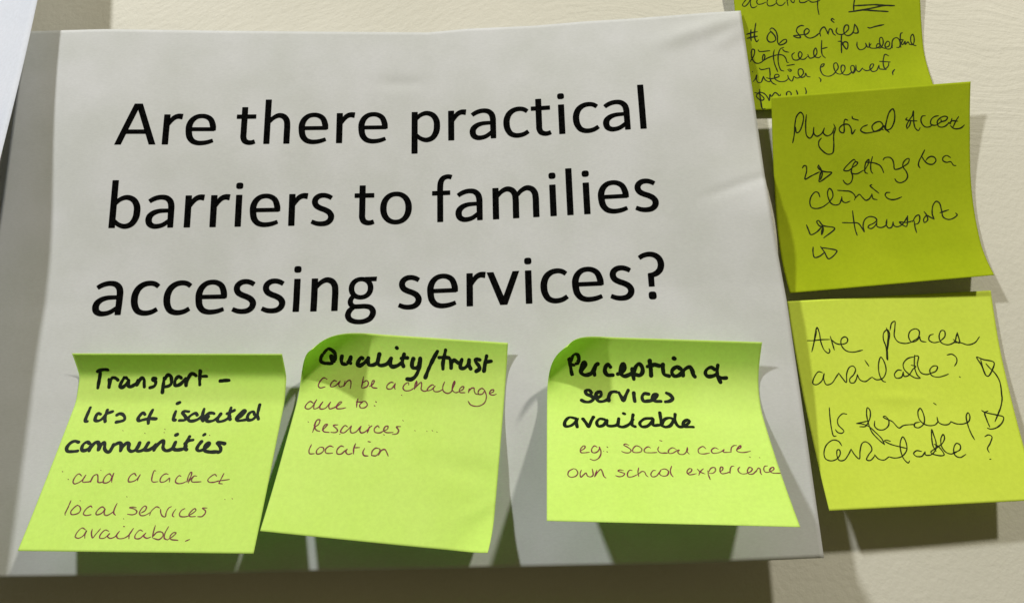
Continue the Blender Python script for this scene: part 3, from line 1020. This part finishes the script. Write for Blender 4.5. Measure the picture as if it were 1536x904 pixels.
def build_word(word, x0, y0, X_OFF=0.0):
    """mesh of one printed word; x0 in font units, y0 the baseline in mm"""
    V = []; F = []; cnt = 0
    def put(pts2, lay):
        P = np.asarray(pts2, float)
        x = P[:, 0] * UNIT; z = y0 + P[:, 1] * UNIT
        e = .05
        h = sheet_h(x, z); hx = (sheet_h(x + e, z) - h) / e; hz = (sheet_h(x, z + e) - h) / e
        N = np.stack([-hx, -np.ones_like(h), -hz], -1); N /= np.linalg.norm(N, axis=1, keepdims=True)
        p = np.stack([x, -h, z], -1) + N * (.045 + .003 * lay)
        s = len(V); V.extend(list(p)); return s
    x = x0; lay = 0
    for ch in word:
        adv, prims = GL[ch]
        for pr in prims:
            lay = (lay + 1) % 9
            if pr[0] == 's':
                C = np.array(pr[1], float)
                C = crom(C, 26)
                closed = np.hypot(*(C[0] - C[-1])[:2]) < 2
                T = np.gradient(C[:, :2], axis=0)
                if closed: T[0] = T[-1] = C[1, :2] - C[-2, :2]
                T /= np.linalg.norm(T, axis=1, keepdims=True) + 1e-9
                Nn = np.stack([-T[:, 1], T[:, 0]], 1)
                Wd = C[:, 2:3] / 2 + 6
                if not closed:      # slightly rounded corners at the ends
                    for k, d in ((0, 1), (-1, -1)):
                        pass
                    a, b = C[0, :2], C[-1, :2]; r = 16
                    C2 = np.concatenate([[a], [a + T[0] * r * .3], [a + T[0] * r], C[1:-1, :2], [b - T[-1] * r], [b - T[-1] * r * .3], [b]])
                    W2 = np.concatenate([[Wd[0] - r], [Wd[0] - r * .3], [Wd[0]], Wd[1:-1], [Wd[-1]], [Wd[-1] - r * .3], [Wd[-1] - r]])
                    N2 = np.concatenate([[Nn[0]] * 3, Nn[1:-1], [Nn[-1]] * 3])
                else: C2, W2, N2 = C[:, :2], Wd, Nn
                n = len(C2); off = np.array([x, 0])
                rows = [C2 + N2 * W2 * k + off for k in (-1, -.33, .33, 1)]
                s = put(np.concatenate(rows), lay)
                for k in range(3):
                    for i in range(n - 1):
                        F.append((s + k * n + i, s + k * n + i + 1, s + (k + 1) * n + i + 1, s + (k + 1) * n + i))
            elif pr[0] == 'q':
                a, b, c, d = [np.array(q, float) + (x, 0) for q in pr[1]]
                n = 22; t = np.linspace(0, 1, n)[:, None]
                L = a + (b - a) * t; R_ = d + (c - d) * t
                if pr[1][0][1] == 952 and pr[1][2][1] == 0: L = a + (d - a) * t; R_ = b + (c - b) * t
                rows = [L + (R_ - L) * k for k in (-.035, .33, .67, 1.035)]
                for q in rows[:1]: pass
                s = put(np.concatenate(rows), lay)
                for k in range(3):
                    for i in range(n - 1):
                        F.append((s + k * n + i, s + k * n + i + 1, s + (k + 1) * n + i + 1, s + (k + 1) * n + i))
            else:
                _, cx, cy, rx, ry = pr; n = 28; pts = [(cx + x, cy)]
                for rr in (.5, 1):
                    for i in range(n):
                        a = 2 * math.pi * i / n; c, s_ = math.cos(a), math.sin(a); p = 3.0
                        pts.append((cx + x + rr * rx * math.copysign(abs(c) ** (2 / p), c), cy + rr * ry * math.copysign(abs(s_) ** (2 / p), s_)))
                s = put(pts, lay)
                for i in range(n):
                    j = (i + 1) % n
                    F.append((s, s + 1 + i, s + 1 + j)); F.append((s + 1 + i, s + 1 + n + i, s + 1 + n + j, s + 1 + j))
        x += adv
    o = link_mesh('printed_word', (np.array(V) - SORG) * MM, F, M_PRINT, SHEET)
    o['label'] = 'printed word "%s"' % word
    return x

for ln, text in enumerate(("Are there practical", "barriers to families", "accessing services?")):
    tot = sum(GL[c][0] for c in text); x = -tot / 2
    for wd in text.split(' '):
        x = build_word(wd, x, (1 - ln) * LSP) + GL[' '][0]

# ------------------------------------------------------------------ the sticky notes
GRP_L = 'bright green sticky notes along the bottom of the sheet'
GRP_R = 'yellow green sticky notes on the wall'
NOTES = {
 'transport': (dict(x=-108.3, z=-50.1, out=12.9, phi=-.0305, W=75.65, H=71.0, twist=-.78, thL=[(0, -.74), (.12, -.66), (.15, -.04), (.25, .03), (.28, .342), (1, .380)], thR=[(0, -.74), (.12, -.66), (.15, -.04), (.25, .03), (.28, .317), (1, .352)], seed=1),
   M_GREEN, 'bright green note headed Transport in black marker, leftmost of the three on the sheet', GRP_L),
 'quality': (dict(x=-26.39, z=-42.66, out=6.9, phi=-.0971, W=74.59, H=73.47, twist=.01, thL=[(0, -.46), (.1, -.28), (.2, .06), (.4, .337), (1, .442)], thR=[(0, -.40), (.1, -.24), (.2, .04), (.4, .22), (1, .29)], curl=((0, 0, 20., 9.2, .84), (1, 1, 11., 13., .7)), seed=3, crease=((66, 46, .12, 16, -.5),(70, 58, -.5, 9, .35))),
   M_GREEN, 'bright green note headed Quality/trust in black marker, middle one under the question', GRP_L),
 'perception': (dict(x=62.47, z=-48.98, out=14.2, phi=-.0586, W=74.98, H=72.52, twist=-1.95, thL=[(0, -.6), (.12, -.48), (.25, .10), (.4, .626), (1, .73)], thR=[(0, -.6), (.12, -.48), (.25, .10), (.4, .649), (1, .757)], curl=((0, 0, 17., 9., .78),), seed=5),
   M_GREEN, 'bright green note headed Perception of services available, with curled top left corner', GRP_L),
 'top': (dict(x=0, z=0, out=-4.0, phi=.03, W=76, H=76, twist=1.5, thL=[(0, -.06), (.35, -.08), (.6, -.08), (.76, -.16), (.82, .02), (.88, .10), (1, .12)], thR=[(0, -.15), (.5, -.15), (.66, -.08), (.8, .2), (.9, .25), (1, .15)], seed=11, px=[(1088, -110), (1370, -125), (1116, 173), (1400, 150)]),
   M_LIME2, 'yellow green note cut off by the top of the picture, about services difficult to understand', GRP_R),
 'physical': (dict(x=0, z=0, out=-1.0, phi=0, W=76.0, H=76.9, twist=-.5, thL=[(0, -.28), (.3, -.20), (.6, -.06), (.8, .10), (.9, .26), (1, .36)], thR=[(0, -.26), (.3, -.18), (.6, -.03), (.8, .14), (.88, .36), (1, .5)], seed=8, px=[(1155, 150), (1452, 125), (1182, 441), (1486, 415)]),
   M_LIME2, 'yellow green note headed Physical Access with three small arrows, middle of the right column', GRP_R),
 'places': (dict(x=0, z=0, out=-5.5, phi=.0249, W=79.53, H=77.94, twist=0, thL=[(0, 0), (.3, .1), (.6, .20), (1, .26)], thR=[(0, 0), (.3, .1), (.6, .17), (1, .22)], seed=9, crease=((34, 39, .1, 9, .35),), px=[(1180, 450), (1487, 437), (1245, 767), (1556, 748)]),
   M_LIME, 'yellow green note asking Are places available?, with a double arrow, lowest in the right column', GRP_R),
}
def fit_px(p, target):
    """slide, turn and slightly stretch a note until its corners fall where its outline is seen"""
    T = np.array(target, float); q = dict(p)
    p0 = at(*target[0], p['out']); v = np.array([p0[0], p0[2], p['phi'], p['W'], p['H'], p['twist'], 0, 0])
    def res(v):
        q.update(x=v[0], z=v[1], phi=v[2], W=v[3], H=v[4], twist=v[5], shear=v[6], taper=v[7]); G = note_grid(q, 30)
        return np.append((project(np.array([G[0, 0], G[0, -1], G[-1, 0], G[-1, -1]])) - T).ravel(), [(v[3] - 78) * .6, (v[4] - 78) * .6, (v[5] - p['twist']) * 1.5, v[6] * 60, v[7] * 60])
    for _ in range(15):
        r = res(v); J = np.stack([(res(v + np.eye(8)[i] * 1e-3) - r) / 1e-3 for i in range(8)], 1)
        v = v + np.linalg.lstsq(J, -r, rcond=None)[0]
    res(v); print('fit', v.round(3)); return q
SURF = {}
for key, (p, mat, label, grp) in NOTES.items():
    if 'px' in p: p = fit_px(p, p['px'])
    G = note_grid(p, 96)
    back = (sheet_h(G[..., 0], G[..., 2]) if grp == GRP_L else WALL)
    gap = (-G[..., 1] - back).min()
    if gap < .45: G[..., 1] -= .45 - gap
    org = G[0, 0].copy()
    rt = root('sticky_note', org, label, 'sticky note', grp)
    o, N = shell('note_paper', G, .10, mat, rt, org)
    n, k = G.shape[:2]
    fs = [(i * k + j, (i + 1) * k + j, (i + 1) * k + j + 1, i * k + j + 1) for i in range(n - 1) for j in range(k - 1)]
    SURF[key] = (BVHTree.FromPolygons([tuple(v) for v in G.reshape(-1, 3)], fs), rt, org)
    cl = -G[..., 1] - (sheet_h(G[..., 0], G[..., 2]) if grp == GRP_L else WALL)
    print(key, 'clearance', cl.min().round(2), project(np.array([G[0, 0], G[0, -1], G[-1, 0], G[-1, -1]])).round(0).tolist())

# ------------------------------------------------------------------ handwriting
CAMV = Vector(CAM)
def stroke_mesh(key, items, name, mat, label, wpx):
    """items: strokes as lists of photo points; laid on the note as thin ribbons of ink with round ends"""
    bvh, rt, org = SURF[key]; V = []; F = []
    rs = random.Random(len(items) * 7 + int(items[0][0][0]))
    for li, pts in enumerate(items):
        P = np.array([(x, y, 1.0) for x, y in pts])
        if len(P) == 2 and np.hypot(*(P[1] - P[0])[:2]) < 1.2: P[1, :2] += .4
        C = crom(P, .9 if wpx < 4 else 1.2)
        keep = [0] + [i for i in range(1, len(C)) if np.hypot(*(C[i] - C[i - 1])[:2]) > .12]
        C = C[keep]
        if len(C) < 2: continue
        Q = []; NN = []
        for x, y, _ in C:
            h, nrm, ix, ds = bvh.ray_cast(CAMV, Vector(ray(x, y)))
            if h is None:
                if Q: break
                continue
            if nrm.dot(Vector(ray(x, y))) > 0: nrm = -nrm
            Q.append(h); NN.append(nrm)
        if len(Q) < 2: continue
        Q = np.array(Q); NN = np.array(NN); n = len(Q)
        depth = (Q - CAM) @ ROT[:, 1]
        tt = np.linspace(0, 1, n); ph = rs.uniform(0, 6)
        var = 1 + .10 * np.sin(tt * n * .22 + ph) + .06 * np.sin(tt * n * .61 + ph * 2)
        wd = wpx / FPX * depth * var
        if wpx < 4: wd = wd * (1 - .35 * np.clip(1 - np.minimum(tt, 1 - tt) * n / 4, 0, 1))
        T = np.gradient(Q, axis=0); T /= np.linalg.norm(T, axis=1, keepdims=True) + 1e-12
        S = np.cross(T, NN); S /= np.linalg.norm(S, axis=1, keepdims=True) + 1e-12
        lift = .035 + .004 * (li % 12)
        Q = Q + NN * lift
        s = len(V)
        for a, b, ww in zip(Q, S, wd): V.append(a - b * ww / 2); V.append(a + b * ww / 2)
        for i in range(n - 1): F.append((s + 2 * i, s + 2 * i + 1, s + 2 * i + 3, s + 2 * i + 2))
        for e, sg in ((0, -1), (n - 1, 1)):
            c = len(V); V.append(Q[e]); m_ = 7
            for q in range(m_):
                a = math.pi * q / (m_ - 1) - math.pi / 2
                V.append(Q[e] + (T[e] * sg * math.cos(a) + S[e] * math.sin(a)) * wd[e] / 2)
            for q in range(m_ - 1): F.append((c, c + 1 + q, c + 2 + q))
    if not V: return
    o = link_mesh(name, (np.array(V) - org) * MM, F, mat, rt, smooth=False)
    if label: o['label'] = label
    if name == 'ink_specks': o['kind'] = 'stuff'

MATS = {'marker': M_MARKER, 'pen': M_PEN, 'fine': M_FINE}
SHAPES = {'dash': 'dash', 'slash': 'slash', 'full_stop': 'full_stop', 'colon': 'colon', 'comma': 'comma', 'arrow': 'drawn_arrow', 'double_arrow': 'drawn_arrow', 'underline': 'underline', 'hash': 'hash_sign', 'question_mark': 'question_mark'}
cur = None
def flush():
    if not cur: return
    key, wd, ink, wpx, st = cur
    how = {'marker': 'thick black marker', 'pen': 'thin maroon pen', 'fine': 'thin black pen'}[ink]
    nm = SHAPES.get(wd, 'handwritten_word')
    stroke_mesh(key, st, nm, MATS[ink], ('word "%s" in %s' % (wd, how)) if nm == 'handwritten_word' else None, wpx)
ox = oy = 0; scl = 1
for line in INK.strip().splitlines():
    line = line.strip()
    if not line or line.startswith('#'): continue
    if line[0] == '@':
        flush(); key, wd, ink, wpx = line[1:].split('|'); cur = (key, wd, ink, float(wpx) * WSC[ink], [])
    elif line[0] == '=':
        ox, oy, scl = map(float, line[1:].split())
    else:
        cur[4].append([(ox + float(a) / scl, oy + float(b) / scl) for a, b in (q.split(',') for q in line.split())])
flush()
# stray specks of ink
SPK = {'transport': [(93.5, 706.5), (102, 718), (151, 704.5), (184, 645), (217, 649), (247, 643), (246, 648), (120, 750), (190, 744), (185, 777), (337, 748), (348, 747), (314, 652)],
       'quality': [(602, 592), (604, 630), (622, 645), (640, 646), (648, 645), (655, 647), (462, 632), (553, 637)], 'perception': [(1139, 685.5), (905, 676)],
       'top': [(1128.5, 107.5)], 'places': []}
for key, pts in SPK.items():
    if pts:
        stroke_mesh(key, [[(x, y), (x + .5, y + .4)] for x, y in pts], 'ink_specks', M_PEN if key != 'top' else M_FINE, None, 1.5)

# ------------------------------------------------------------------ the white paper beside the sheet
def build_left():
    n, k = 60, 40
    T0 = at(56, 0, LP_OUT0); T1 = at(0, 240, LP_OUT1)
    d = (T1 - T0); L = np.linalg.norm(d); d /= L
    side = np.cross(d, [0, -1, 0]); side /= np.linalg.norm(side)
    if side[0] > 0: side = -side
    G = np.zeros((n, k, 3))
    for i, v in enumerate(np.linspace(-70, 227, n)):
        for j, u in enumerate(np.linspace(0, 150, k)):
            bend = LP_OUT0 - WALL - 1.0
            drop = bend * (1 - math.exp(-u / 60.)) if LP_BEND else 0
            p = T0 + d * v + side * u + np.array([0, drop + .35 * math.sin(v * .05 + u * .03), 0])
            G[i, j] = p
    org = G[0, 0].copy()
    rt = root('white_paper', org, 'plain white sheet standing off the wall, cut off at the top left corner', 'paper')
    shell('page', G[:, ::-1], .12, M_WHITE, rt, org)
build_left()
